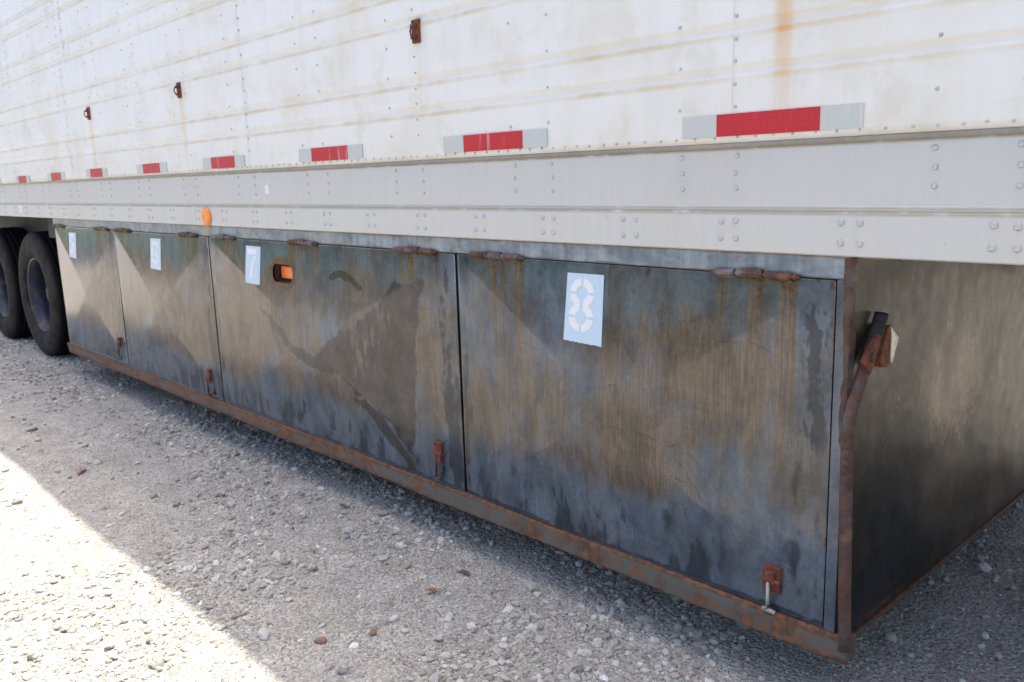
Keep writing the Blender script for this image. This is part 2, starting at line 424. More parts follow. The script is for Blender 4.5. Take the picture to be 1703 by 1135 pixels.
px = np.concatenate([s[0] for s in sets]); py = np.concatenate([s[1] for s in sets]); ps = np.concatenate([s[2] for s in sets])
NP = len(px)
sc = np.stack([ps*rng.uniform(.85, 1.5, NP), ps*rng.uniform(.75, 1.15, NP), ps*rng.uniform(.45, .8, NP)], -1)
pz = hgt(px, py) + sc[:, 2]*rng.uniform(-.15, .6, NP)
rot = np.stack([rng.normal(0, .3, NP), rng.normal(0, .3, NP), rng.uniform(0, 6.283, NP)], -1)
me = bpy.data.meshes.new('gravel'); me.vertices.add(NP)
me.vertices.foreach_set('co', np.stack([px, py, pz], -1).astype(np.float32).ravel())
a = me.attributes.new('sc', 'FLOAT_VECTOR', 'POINT'); a.data.foreach_set('vector', sc.astype(np.float32).ravel())
a = me.attributes.new('rot', 'FLOAT_VECTOR', 'POINT'); a.data.foreach_set('vector', rot.astype(np.float32).ravel())
a = me.attributes.new('pick', 'INT', 'POINT'); a.data.foreach_set('value', rng.integers(0, 7, NP).astype(np.int32))
a = me.attributes.new('tint', 'FLOAT_COLOR', 'POINT'); a.data.foreach_set('color', np.c_[rng.beta(2.2, 2.0, NP), rng.random((NP, 2)), np.ones(NP)].astype(np.float32).ravel())
me.materials.append(MAT['stone'])
gravel = bpy.data.objects.new('gravel', me); COL.objects.link(gravel)
tag(gravel, 'pale crushed limestone gravel strewn over the yard', 'gravel', kind='stuff')
ng = bpy.data.node_groups.new('gravel_nodes', 'GeometryNodeTree')
ng.interface.new_socket('Geometry', in_out='INPUT', socket_type='NodeSocketGeometry')
ng.interface.new_socket('Geometry', in_out='OUTPUT', socket_type='NodeSocketGeometry')
N_ = ng.nodes.new; L_ = ng.links.new
gi = N_('NodeGroupInput'); go = N_('NodeGroupOutput')
inst = N_('GeometryNodeInstanceOnPoints'); g2i = N_('GeometryNodeGeometryToInstance')
def named(nm, ty):
    k = N_('GeometryNodeInputNamedAttribute'); k.data_type = ty; k.inputs[0].default_value = nm
    return [o for o in k.outputs if o.enabled and o.name == 'Attribute'][0]
for k in range(7):
    ico = N_('GeometryNodeMeshIcoSphere'); ico.inputs['Subdivisions'].default_value = 2; ico.inputs['Radius'].default_value = 1.0
    pos = N_('GeometryNodeInputPosition'); add = N_('ShaderNodeVectorMath'); add.operation = 'ADD'; add.inputs[1].default_value = (k*7.3, k*3.1, k)
    nz = N_('ShaderNodeTexVoronoi'); nz.feature = 'F1'; nz.inputs['Scale'].default_value = .75 + .08*k
    L_(pos.outputs[0], add.inputs[0]); L_(add.outputs[0], nz.inputs['Vector'])
    mr = N_('ShaderNodeMath'); mr.operation = 'MULTIPLY_ADD'; mr.inputs[1].default_value = -.85; mr.inputs[2].default_value = 1.42
    L_(nz.outputs['Distance'], mr.inputs[0])
    sca = N_('ShaderNodeVectorMath'); sca.operation = 'SCALE'; L_(pos.outputs[0], sca.inputs[0]); L_(mr.outputs[0], sca.inputs['Scale'])
    sp = N_('GeometryNodeSetPosition'); L_(ico.outputs['Mesh'], sp.inputs['Geometry']); L_(sca.outputs[0], sp.inputs['Position'])
    sm = N_('GeometryNodeSetMaterial'); sm.inputs['Material'].default_value = MAT['stone']; L_(sp.outputs[0], sm.inputs[0])
    L_(sm.outputs[0], g2i.inputs[0])
L_(gi.outputs[0], inst.inputs['Points']); L_(g2i.outputs[0], inst.inputs['Instance'])
inst.inputs['Pick Instance'].default_value = True
L_(named('pick', 'INT'), inst.inputs['Instance Index'])
e2r = N_('FunctionNodeEulerToRotation'); L_(named('rot', 'FLOAT_VECTOR'), e2r.inputs[0]); L_(e2r.outputs[0], inst.inputs['Rotation'])
L_(named('sc', 'FLOAT_VECTOR'), inst.inputs['Scale'])
L_(inst.outputs[0], go.inputs[0])
md = gravel.modifiers.new('stones', 'NODES'); md.node_group = ng

# ------------------------------------------------------------------ the trailer
XL, XR, WD, TOP = -9.3, 5.2, 2.6, 4.1
Z_LEDGE, Z_GROOVE, Z_BOT = 1.382, 1.2313, 1.1324
T = thing('semi_trailer', (0, 0, 0), 'long white corrugated trailer with rusty steel storage box slung under its side', 'trailer')

# wall panels between riveted seams
RIBS = [1.556+.2905*k+d for k in range(9) for d in (0, .0975) if 1.556+.2905*k+d < TOP-.08]
prof = [(-.004, Z_LEDGE+.0105), (-.010, Z_LEDGE+.011)]; dirt = [0, .3]
def addp(y, z, d): prof.append((y, z)); dirt.append(d)
addp(-.010, Z_LEDGE+.03, 0.1)
for zc in RIBS:
    addp(-.010, zc-.027, .0); addp(-.010, zc-.021, .75); addp(-.010, zc-.0145, 1.0)
    for t in np.linspace(-1, 1, 9): addp(-.010+.0055*math.cos(t*math.pi/2)**1.2, zc+.013*t, max(0, .9-1.3*(t+1)))
    addp(-.0106, zc+.0150, 0); addp(-.010, zc+.02, 0)
addp(-.010, TOP, 0)
SEAMS = [-9.3, -9.0, -7.76, -6.51, -5.265, -4.02, -2.785, -1.557, -.3085, .93, 2.17, 3.41, 4.65, 5.2]
STREAK = [(-.172, 1.45, 3.2, .021, 1.5), (-1.503, 1.45, 1.77, .016, .45), (-3.433, 1.40, 1.755, .026, .6), (-4.79, 1.36, 1.74, .03, .7)]
COLS = []                                                  # rivet columns: (x, dense)
for k in range(-13, 8):
    x0 = -.452+.6175*k; COLS += [(x0, False), (x0+.157, k % 2 == 0)]
PZ = np.array([p[1] for p in prof]); PYv = np.array([p[0] for p in prof]); PD = np.array(dirt)
def rivet_dome(bm, x, y, z, r, h, s_=8):
    rings = []
    for rr, hh in ((1, 0), (.92, .45), (.6, .85)):
        rings.append([bm.verts.new((x+r*rr*math.cos(t), y-h*hh, z+r*rr*math.sin(t))) for t in [2*math.pi*i/s_ for i in range(s_)]])
    top = bm.verts.new((x, y-h, z))
    for A, B in zip(rings[:-1], rings[1:]):
        for i in range(s_): bm.faces.new((A[i], A[(i+1) % s_], B[(i+1) % s_], B[i]))
    for i in range(s_): bm.faces.new((rings[-1][i], rings[-1][(i+1) % s_], top))
for k in range(len(SEAMS)-1):
    a, b = (SEAMS[k]-.006, SEAMS[k+1]+.006) if k % 2 else (SEAMS[k]+.002, SEAMS[k+1]-.002)
    vis = b > -9 and a < .6
    nx = max(2, int((b-a)/(.012 if vis else .2)))
    xs = np.linspace(a, b, nx)
    XX, ZZ = np.meshgrid(xs, PZ, indexing='ij')
    YY = np.broadcast_to(PYv, XX.shape) + (fbm(XX*1.7, ZZ*2.1, 41, 3)-.5)*.007 - .0009*(k % 2)
    D = np.broadcast_to(PD, XX.shape)*(.45+.55*sst(.25, .6, fbm(XX*3, ZZ*.5, 47, 3)))
    S = np.zeros(XX.shape)
    for sx, z0, z1, wd, am in STREAK:
        wv = wd*(1+.25*(vnoise(ZZ*9, XX*0, 3)-.5)); off = (vnoise(ZZ*4, XX*0+2, 5)-.5)*.006
        S = np.maximum(S, am*np.exp(-(np.abs(XX-sx-off)/wv)**3)*sst(z0-.12, z0+.25, ZZ)*(ZZ < z1+.03)*(.6+.6*D))
    Rr = np.exp(-((XX+5.135)/.022)**4)*sst(2.10, 2.13, ZZ)*.8
    v = np.stack([XX, YY, ZZ], -1).reshape(-1, 3); m = len(PZ)
    f = grid(m, nx)
    stn = np.stack([D, S, Rr, np.ones_like(D)], -1).reshape(-1, 4)
    wp = mesh_obj('wall_panel', v, f, 'wall', T, True, stain=stn)
    if not vis: continue
    bm = bmesh.new()
    for cx_, dense in COLS:
        if not (SEAMS[k] < cx_ < SEAMS[k+1]): continue
        z = 1.404+.073
        while z < 2.9:
            zz = z + random.uniform(-.002, .002)
            if all(abs(zz-r-.001) > .019 for r in RIBS): rivet_dome(bm, cx_+random.uniform(-.002, .002), -.0113, zz, .0046, .0034)
            z += .0505 if dense else .0985
    x = a+.02
    while x < b-.012:
        rivet_dome(bm, x, -.0113, 1.405+random.uniform(-.0015, .0015), .0042, .0028); x += random.uniform(.042, .058)
    tag(bm_obj('small_rivets', bm, 'rivet', wp, True), kind='stuff')

# roof, far wall, ends, deck and the beams under it
box_obj('roof', XL, XR, -.006, WD+.006, TOP+.001, TOP+.05, 'wall', T)
box_obj('far_wall', XL, XR, WD-.03, WD, Z_BOT, TOP, 'wall', T)
box_obj('rear_wall', XL-.03, XL-.001, 0, WD, Z_BOT, TOP, 'wall', T)
box_obj('front_wall', XR+.001, XR+.03, 0, WD, Z_BOT, TOP, 'wall', T)
box_obj('deck', XL, XR, .035, WD-.035, 1.24, 1.30, 'chassis', T)
for k in range(48):
    x = XL+.15+.308*k
    if x < XR: box_obj('crossmember', x-.03, x+.03, .035, WD-.035, Z_BOT+.012, 1.239, 'dark_rust', T)

# side rails
def rail(name, prof_, stain_, mat):
    xs = np.linspace(XL, XR, 90); v, f = extrude_profile(prof_, xs)
    st_ = np.zeros((len(v), 4)); st_[:, 0] = np.tile(stain_, len(xs)); return mesh_obj(name, v, f, mat, T, stain=st_)
ru = rail('upper_side_rail', [(0, Z_LEDGE+.004), (0, Z_LEDGE-.004), (0, Z_LEDGE-.010), (0, Z_GROOVE+.012), (-.0012, Z_GROOVE+.010), (-.0012, Z_GROOVE+.007), (0, Z_GROOVE+.005), (0, Z_GROOVE-.006)],
          [1.0, .9, .0, 0, .35, .35, .1, 0], 'rail_upper')
rail('drip_edge', [(.012, Z_LEDGE+.0102), (-.0075, Z_LEDGE+.0102), (-.0080, Z_LEDGE+.008), (-.0045, Z_LEDGE+.001), (-.002, Z_LEDGE-.0025), (.002, Z_LEDGE-.0025)], [0, 0, 0, .1, .6, .9], 'drip')
rl = rail('rub_rail', [(.03, Z_GROOVE), (-.004, Z_GROOVE), (-.008, Z_GROOVE-.004), (-.0085, Z_GROOVE-.012), (-.0085, Z_BOT+.003), (-.006, Z_BOT), (.03, Z_BOT), (.03, Z_BOT+.01)],
          [1, 1, .7, 0, 0, .2, .5, .5], 'rail_lower')
def rivet_mesh(r, h):
    bm = bmesh.new(); rivet_dome(bm, 0, 0, 0, r, h, 12)
    me_ = bpy.data.meshes.new('rivet'); bmesh.ops.recalc_face_normals(bm, faces=bm.faces); bm.to_mesh(me_); bm.free()
    me_.polygons.foreach_set('use_smooth', [True]*len(me_.polygons)); me_.materials.append(MAT['rivet']); return me_
RV, BV = rivet_mesh(.0068, .0045), rivet_mesh(.0085, .0042)
for cx_, dense in COLS:
    if -8.6 < cx_ < .7:
        for z in (1.361, 1.3225, 1.284): mesh_obj('rivet', 0, 0, 0, ru, loc=(cx_+random.uniform(-.002, .002), 0, z+random.uniform(-.0015, .0015)), me=RV)
for k in range(-26, 3):
    for dx in (-.0215, .0215):
        for z in (1.2085, 1.1655): mesh_obj('bolt', 0, 0, 0, rl, loc=(-.309+.3085*k+dx+random.uniform(-.0015, .0015), -.0085, z-.002+random.uniform(-.0015, .0015)), me=BV)
box_obj('sticker', -2.672, -2.637, -.0012, .003, 1.285, 1.322, 'sticker', T)
box_obj('sticker', -6.66, -6.60, -.0096, -.002, 1.165, 1.222, 'sticker', T)

# reflective tape
for x0, x1, zc in ((-.4415, .0194, 1.4335), (-1.392, -.9165, 1.436), (-2.332, -1.871, 1.436), (-3.2526, -2.82, 1.432), (-4.116, -3.70, 1.428), (-4.983, -4.60, 1.424), (-5.80, -5.42, 1.418), (-6.63, -6.26, 1.413), (-7.46, -7.08, 1.409)):
    L = x1-x0; a, b = x0+L*.215, x0+L*.79
    tp = box_obj('reflective_tape', a, b, -.0155, -.008, zc-.0258, zc+.0258, 'tape_red', T)
    box_obj('white_band', x0, a-.0004, -.0153, -.008, zc-.0255, zc+.0255, 'tape_white', tp)
    box_obj('white_band', b+.0004, x1, -.0153, -.008, zc-.0255, zc+.0255, 'tape_white', tp)

# rusty ring brackets on the wall
for x, z0, z1 in ((-1.509, 1.772, 1.846), (-3.441, 1.757, 1.831), (-4.797, 1.742, 1.816)):
    h = z1-z0
    bm = bmesh.new(); add_box(bm, x-.019, x+.019, -.020, -.008, z0, z1, .002)
    pl = bm_obj('ring_bracket', bm, 'latch_rust', T)
    bm = bmesh.new(); add_box(bm, x-.013, x+.013, -.030, -.0205, z0+h*.62, z0+h*.80, .002); add_box(bm, x-.013, x+.013, -.030, -.0205, z0+h*.16, z0+h*.30, .002)
    bm_obj('clamp', bm, 'latch_rust', pl)
    bm = bmesh.new()
    add_tube(bm, [(x+.004+.002*math.cos(t), -.026-.016*math.sin(t), z0+h*.47+.020*math.cos(t)) for t in np.linspace(-.2, math.pi+.2, 12)], .0032, 8)
    bm_obj('ring', bm, 'dark_rust', pl, True)

# round amber reflector on the rub rail
bm = bmesh.new(); add_lathe(bm, [(.001, -.014), (.030, -.013), (.041, -.010), (.044, -.005), (.044, .004), (.001, .004)], 32)
ref = bm_obj('side_reflector', bm, 'amber2', T, True, loc=(-3.278, -.010, 1.1755))
bm = bmesh.new(); add_lathe(bm, [(.0445, -.006), (.048, -.005), (.048, .001), (.0445, .001)], 32)
bm_obj('reflector_rim', bm, 'amber2', ref, True)

# ------------------------------------------------------------------ storage box
BX0, ZD, ZU, ZT = -5.88, .1555, .222, 1.079
DEP = 2.42
bodybm = bmesh.new()
add_box(bodybm, BX0+.004, -.012, .035, DEP, ZD+.02, Z_BOT+.02)
bm_obj('box_body', bodybm, 'inside', T)
box_obj('header_strip', BX0, -.0005, .001, .033, ZT+.001, Z_BOT+.004, 'header', T, .0015)
DOORS = [(-5.876, -4.682), (-4.674, -3.331), (-3.322, -1.386), (-1.3745, -.0355)]

def door_mesh(x0, x1, st_, apex, seed, hole=None):
    nx = int((x1-x0)/st_)+1; nz = int((ZT-ZU)/st_)+1
    xs = np.linspace(x0, x1, nx); zs = np.linspace(ZU+.003, ZT-.002, nz)
    XX, ZZ = np.meshgrid(xs, zs)
    u = (XX-x0)/(x1-x0)*2-1; v = (ZZ-ZU)/(ZT-ZU)*2-1
    e = np.maximum(np.abs(u), np.abs(v))
    soft = np.where(np.abs(np.abs(u)-np.abs(v)) < .012, (.012-np.abs(np.abs(u)-np.abs(v)))*.5, 0)
    ridge = np.clip(1-e-soft*.6, 0, 1)
    y = .006 - apex*ridge
    y = y + (fbm(XX*2.3+seed, ZZ*2.3, seed, 2)-.5)*.0030 + (fbm(XX*7+seed, ZZ*6, seed+9, 2)-.5)*.0006
    return nx, nz, XX, ZZ, y, u, v

def streaks_below(X_, Z_, hinges, seed):
    m = np.zeros(X_.shape); r = np.zeros(X_.shape); g = np.random.default_rng(seed)
    for a, b in hinges:
        m = np.maximum(m, .50*sst(a-.03, a+.03, X_)*sst(b+.03, b-.03, X_)*sst(ZT-.5, ZT-.05, Z_ + .35*vnoise(X_*45, X_*0, seed)))
        for q in range(5):
            c = g.uniform(a, b); wd = g.uniform(.006, .024); ln = g.uniform(.2, .8)
            k = np.exp(-((X_-c-.004*(vnoise(Z_*8, X_*0, q)-.5))/wd)**2)*sst(ZT-ln-.15, ZT-ln*.3, Z_)
            m = np.maximum(m, k*g.uniform(.75, 1.1))
            r = np.maximum(r, k*.60*sst(ZT-.10-.22*g.random(), ZT-.01, Z_))
        r = np.maximum(r, .95*sst(a-.01, a+.006, X_)*sst(b+.01, b-.006, X_)*sst(ZT-.022, ZT-.003, Z_))
    return m, r
HINGES = [[(-5.862, -5.625), (-4.995, -4.745)], [(-4.615, -4.365), (-3.675, -3.435)], [(-3.250, -3.015), (-2.497, -2.266), (-1.722, -1.474)], [(-1.292, -1.044), (-.352, -.124)]]
STEP = [.0085, .0075, .0052, .0032]
APEX = [.027, .028, .028, .027]
HOLE = (-2.574, .9375, .088, .040)                          # centre x, z and half sizes
def hole_sd(x, z):
    cx_, cz, hx, hz = HOLE; r = .034
    qx = np.abs(x-cx_)-hx+r; qz = np.abs(z-cz)-hz+r
    return np.hypot(np.maximum(qx, 0), np.maximum(qz, 0)) + np.minimum(np.maximum(qx, qz), 0) - r
doors = []
for di, (x0, x1) in enumerate(DOORS):
    seed = 11+di*17
    nx, nz, XX, ZZ, yy, u, v = door_mesh(x0, x1, STEP[di], APEX[di], seed)
    nzv = fbm(XX*5+seed, ZZ*2.2, seed+3, 4)
    vs_ = fbm(XX*17+seed+.8*fbm(XX*3, ZZ*2, seed+6, 2), ZZ*1.0, seed+5, 4); blot = fbm(XX*11, ZZ*9, seed+7, 4)
    cld = fbm(XX*3.3+seed*2, ZZ*3.6, seed+41, 5)
    tanm = .70 + .5*(nzv-.5) + .45*(vs_-.5)*sst(.35, .65, nzv) + 1.3*(cld-.5) - .50*sst(.84, 1.04, ZZ) - .60*sst(.50, .30, ZZ)
    hm, hr = streaks_below(XX, ZZ, HINGES[di], seed)
    tanm = np.maximum(tanm, hm)
    fzs = .6*fbm(XX*34+seed, ZZ*7, seed+31, 4) + .4*fbm(XX*70, ZZ*40, seed+33, 3)
    bfac = np.clip((-v-np.abs(u))/.5+.5, 0, 1)
    region = .62*sst(.52, .26, ZZ)*(.35+1.1*nzv)
    region = np.maximum(region, .62*sst(.11, .02, np.abs(x1-XX-.05))*(.3+1.2*nzv)); region = np.maximum(region, .55*sst(.07, .01, np.abs(XX-x0-.03))*(.3+1.2*nzv))
    region = np.maximum(region, .34*sst(.90, 1.04, ZZ)*(.4+nzv)); region = np.maximum(region, .9*sst(.035, .004, ZZ-ZU))
    dark = .42*sst(.58, .92, region*.70 + fzs*.72) + .50*sst(.74, .90, region*.62 + fbm(XX*30+seed+1.5*cld, ZZ*9+2*cld, seed+37, 6)*.86)
    brown = np.zeros_like(XX)
    rust = hr
    rust = np.maximum(rust, .55*sst(.012, .002, XX-x0)*sst(.45, .7, blot)); rust = np.maximum(rust, .6*sst(.010, .002, x1-XX)*sst(.4, .65, blot))
    rust = np.maximum(rust, .6*sst(.010, .001, ZZ-ZU)*sst(.35, .6, vs_)); rust = np.maximum(rust, .55*sst(.007, .001, ZT-ZZ)*sst(.4, .6, vs_))
    wx = XX+.035*(fbm(XX*14, ZZ*14, seed+2, 3)-.5); wz = ZZ+.035*(fbm(XX*14+7, ZZ*14, seed+4, 3)-.5)
    fz = fbm(XX*55+3, ZZ*11, seed+21, 5)
    def blob(cx_, cz, rx, rz, am): return .72*am*np.exp(-(((wx-cx_)/rx)**2+((wz-cz)/rz)**2))*(.15+1.4*sst(.36, .66, .5*fz+.5*fzs))
    g = np.random.default_rng(seed)
    for q in range(26 if di == 3 else 14):                   # scratches
        a = (g.uniform(x0+.05, x1-.05), g.uniform(ZU+.05, ZT-.12)); an = g.normal(.6 if g.random() < .5 else 2.6, .5); ln = g.uniform(.03, .13)
        bpt = (a[0]+ln*math.cos(an), a[1]+ln*math.sin(an)); mid = ((a[0]+bpt[0])/2+g.normal(0, .012), (a[1]+bpt[1])/2+g.normal(0, .012))
        dd = polyline(XX, ZZ, [a, mid, bpt]); k = g.uniform(.2, .5)*sst(.0042, .0012, dd)
        if g.random() < .25: rust = np.maximum(rust, k)
        else: dark = np.maximum(dark, k)
    for q in range(4):
        dark = np.maximum(dark, blob(g.uniform(x0+.1, x1-.05), g.uniform(.26, .42), g.uniform(.01, .04), g.uniform(.03, .09), g.uniform(.4, .75)))
    if di == 2:
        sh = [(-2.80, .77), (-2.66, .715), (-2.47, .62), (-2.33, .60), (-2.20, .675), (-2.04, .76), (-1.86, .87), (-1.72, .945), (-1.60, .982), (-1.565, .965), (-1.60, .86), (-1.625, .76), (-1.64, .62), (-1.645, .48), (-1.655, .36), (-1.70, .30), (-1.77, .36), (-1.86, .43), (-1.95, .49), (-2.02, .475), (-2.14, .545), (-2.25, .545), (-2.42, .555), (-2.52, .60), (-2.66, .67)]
        s = polygon(wx, wz, sh)  # brown shapes and crescent: warped reflection of the shadow edge, painted into the colour
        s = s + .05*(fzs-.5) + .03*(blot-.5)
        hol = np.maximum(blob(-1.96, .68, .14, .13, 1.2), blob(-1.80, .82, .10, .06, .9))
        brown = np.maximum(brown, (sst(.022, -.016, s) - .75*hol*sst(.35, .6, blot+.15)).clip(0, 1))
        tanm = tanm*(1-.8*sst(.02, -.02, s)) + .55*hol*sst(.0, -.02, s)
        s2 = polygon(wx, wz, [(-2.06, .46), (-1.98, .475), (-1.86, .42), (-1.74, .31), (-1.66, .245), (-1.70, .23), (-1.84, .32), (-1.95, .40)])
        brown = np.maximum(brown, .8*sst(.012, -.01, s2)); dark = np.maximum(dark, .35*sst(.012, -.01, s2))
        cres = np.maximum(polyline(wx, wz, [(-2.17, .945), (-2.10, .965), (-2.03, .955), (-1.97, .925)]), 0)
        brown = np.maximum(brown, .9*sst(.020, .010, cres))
        dark = np.maximum(dark, 1.1*sst(.42, .60, fzs+.25*(blot-.5))*np.exp(-((wx+1.450)/.040)**2)*sst(.24, .5, ZZ)*sst(1.07, .98, ZZ))
        rr = hole_sd(XX, ZZ); rust = np.maximum(rust, .85*sst(.045, .006, rr + .02*(blot-.5))); tanm = np.maximum(tanm, .95*sst(.055, .02, rr))
        tanm = np.maximum(tanm, .8*sst(.10, .07, np.abs(XX+2.574))*sst(.62, .86, ZZ)*(ZZ < .94))
        tanm = np.maximum(tanm, .85*np.exp(-(((wx+2.95)/.28)**2+((wz-.62)/.2)**2)**2))
    if di == 3:
        dark = np.maximum(dark, 1.1*sst(.42, .60, fzs+.25*(blot-.5))*np.exp(-((wx+.078)/.040)**2)*sst(.60, .72, ZZ)*sst(1.05, .99, ZZ))
        dark = np.maximum(dark, (.40+1.8*(blot-.5)+1.0*(vs_-.5))*np.exp(-((wx+1.335)/.03)**2)*sst(.80, .92, ZZ))
        for b_ in ((-1.04, .345, .055, .030, 1.0), (-.93, .345, .02, .035, .6), (-.70, .335, .035, .045, .65), (-.50, .375, .010, .05, .9), (-.40, .34, .012, .03, .6), (-.13, .385, .012, .03, .95), (-.135, .345, .022, .014, .95), (-.10, .30, .02, .03, .7), (-.10, .45, .012, .02, .7), (-.34, .30, .05, .03, .7), (-.62, .27, .06, .03, .6), (-.20, .39, .03, .02, .4)):
            dark = np.maximum(dark, blob(*b_))
        for pl_ in ([(-.385, .565), (-.395, .50), (-.37, .44), (-.345, .36)], [(-.395, .50), (-.43, .53), (-.46, .56)], [(-.43, .59), (-.33, .50)], [(-.73, .60), (-.60, .615), (-.50, .60)], [(-.83, .59), (-.70, .50)], [(-.62, .545), (-.55, .41)], [(-1.21, .83), (-1.05, .815), (-.98, .80)], [(-.50, .68), (-.40, .72)], [(-.33, .91), (-.28, .905)]):
            dark = np.maximum(dark, .42*sst(.0055, .0016, polyline(wx, wz, pl_)))
        for pl_ in ([(-.78, .62), (-.76, .612)], [(-.475, .60), (-.45, .612)], [(-.47, .512), (-.42, .512)], [(-.70, .735), (-.66, .735)], [(-.44, .40), (-.43, .43)], [(-.41, .445), (-.425, .455)]):
            rust = np.maximum(rust, .6*sst(.006, .002, polyline(wx, wz, pl_)))
        brown = np.maximum(brown, .40*sst(-.715, -.70, XX)*sst(-.655, -.66, XX)*sst(.62, .80, ZZ))
        brown = np.maximum(brown, .30*sst(-1.3, -1.2, XX)*sst(-.9, -.95, XX)*sst(.7, .95, ZZ)*blot*1.5)
        for cx_ in (-.33, -.245, -.16): tanm = np.maximum(tanm, .8*np.exp(-((XX-cx_)/.022)**2)*sst(.35, .7, ZZ))
    if di == 1:
        dark = np.maximum(dark, blob(-4.44, .93, .05, .06, .9)); dark = np.maximum(dark, blob(-4.33, .90, .06, .035, .5))
    if di == 0:
        tanm = np.maximum(tanm, .75*sst(.95, .75, ZZ)*sst(.30, .48, ZZ))
    P = np.stack([XX, yy, ZZ], -1).reshape(-1, 3)
    F = grid(nx, nz)[:, ::-1]
    if di == 2:                                            # cut the lamp opening
        s = hole_sd(P[:, 0], P[:, 2]); near = np.abs(s) < STEP[2]*.75
        eps = 1e-4
        gx_ = (hole_sd(P[:, 0]+eps, P[:, 2])-s)/eps; gz_ = (hole_sd(P[:, 0], P[:, 2]+eps)-s)/eps
        P[near, 0] -= (s*gx_)[near]; P[near, 2] -= (s*gz_)[near]
        s[near] = 0
        F = F[~((s[F] < 1e-9).all(1))]
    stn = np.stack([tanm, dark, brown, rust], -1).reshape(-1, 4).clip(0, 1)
    # folded-back edges
    idx = np.arange(nx*nz).reshape(nz, nx)
    loop = np.concatenate([idx[0, :-1], idx[:-1, -1], idx[-1, :0:-1], idx[:0:-1, 0]])
    n0 = len(P); back = P[loop].copy(); back[:, 1] = .03
    P = np.vstack([P, back]); stn = np.vstack([stn, stn[loop]])
    k = np.arange(len(loop)); k2 = (k+1) % len(loop)
    F2 = np.stack([loop[k], n0+k, n0+k2, loop[k2]], -1)
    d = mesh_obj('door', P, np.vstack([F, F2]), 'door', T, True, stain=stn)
    sh_ = d.data.polygons; doors.append(d)
    # hinges
    for a, b in HINGES[di]:
        L = b-a; zc = ZT+.0005; r = .0095
        bm = bmesh.new()
        cuts = [a, a+L*.28, a+L*.62, b-.012, b]
        for q in range(4):
            rr = r*(1.0 if q != 3 else .8)
            add_tube(bm, [(cuts[q]+.003, -.006, zc), (cuts[q]+.0033, -.006, zc), (cuts[q]+.0045, -.006, zc), (cuts[q+1]-.0045, -.006, zc), (cuts[q+1]-.0033, -.006, zc), (cuts[q+1]-.003, -.006, zc)], [rr*.8, rr*.93, rr, rr, rr*.93, rr*.8], 14)
        add_tube(bm, [(a-.006, -.006, zc), (b+.006, -.006, zc)], r*.45, 8)
        h = bm_obj('hinge', bm, 'rust', d, True)
        bm = bmesh.new(); add_box(bm, cuts[1]+.004, cuts[2]-.004, -.013, .002, zc, zc+.0135, .002); add_box(bm, a+.004, cuts[1]-.003, -.003, .004, zc-.013, zc, .001); add_box(bm, cuts[2]+.003, b-.015, -.003, .004, zc-.013, zc, .001)
        bm_obj('hinge_leaf', bm, 'rust', d)

# latches at the lower right of each door
for d, (xc, zt, zb, wht) in zip(doors, ((-4.777, .394, .268, 0), (-3.458, .377, .242, 0), (-1.517, .388, .254, 0), (-.168, .345, .226, 1))):
    h = zt-zb
    bm = bmesh.new()
    if wht:
        add_box(bm, xc-.024, xc+.024, -.010, .004, zb+h*.42, zt, .002); add_box(bm, xc-.014, xc+.012, -.020, -.009, zb+h*.62, zt-.012, .003)
    else:
        add_box(bm, xc-.020, xc+.020, -.010, .004, zb+h*.56, zt, .002); add_box(bm, xc-.004, xc+.021, -.016, -.009, zb+h*.44, zb+h*.74, .003)
    add_tube(bm, [(xc-.027, -.014, zb+h*.70), (xc+.027, -.014, zb+h*.70)], .0055, 8)
    for sx in (-.014, .014): add_tube(bm, [(xc+sx, -.009, zt-.010), (xc+sx, -.0135, zt-.010)], .0055, 8)
    l = bm_obj('latch', bm, 'latch_rust', d)
    bm = bmesh.new(); x_ = xc-.004
    add_tube(bm, [(x_, -.016, zb+h*.66), (x_, -.016, zb+.018), (x_-.004, -.014, zb+.006), (x_-.012, -.012, zb)], .0052, 8)
    add_tube(bm, [(x_-.018, -.010, zb), (x_+.018, -.010, zb-.002)], .0062, 8)
    bm_obj('latch_hook', bm, 'galv' if wht else 'rust', d, True)

# lamp behind the opening of the third door
cx_, cz, hx, hz = HOLE
bm = bmesh.new()
ringpts = []
for k in range(40):
    t = 2*math.pi*k/40; r = .034
    qx = math.copysign(1, math.cos(t))*(hx-r)+r*math.cos(t); qz = math.copysign(1, math.sin(t))*(hz-r)+r*math.sin(t); ringpts.append((cx_+qx, cz+qz))
A = [bm.verts.new((x, .005, z)) for x, z in ringpts]; B = [bm.verts.new((x, .034, z)) for x, z in ringpts]
for k in range(40): bm.faces.new((A[k], A[(k+1) % 40], B[(k+1) % 40], B[k]))
bm_obj('lamp_opening', bm, 'dark_rust', doors[2])
bm = bmesh.new(); add_box(bm, cx_-.066, cx_+.10, .0265, .0345, cz-.027, cz+.028, .004)
bm_obj('amber_lens', bm, 'amber', doors[2])
bm = bmesh.new(); add_box(bm, cx_-.12, cx_+.12, .0325, .0346, cz-.045, cz+.045, .001)
bm_obj('lamp_base', bm, 'lamp_black', doors[2])

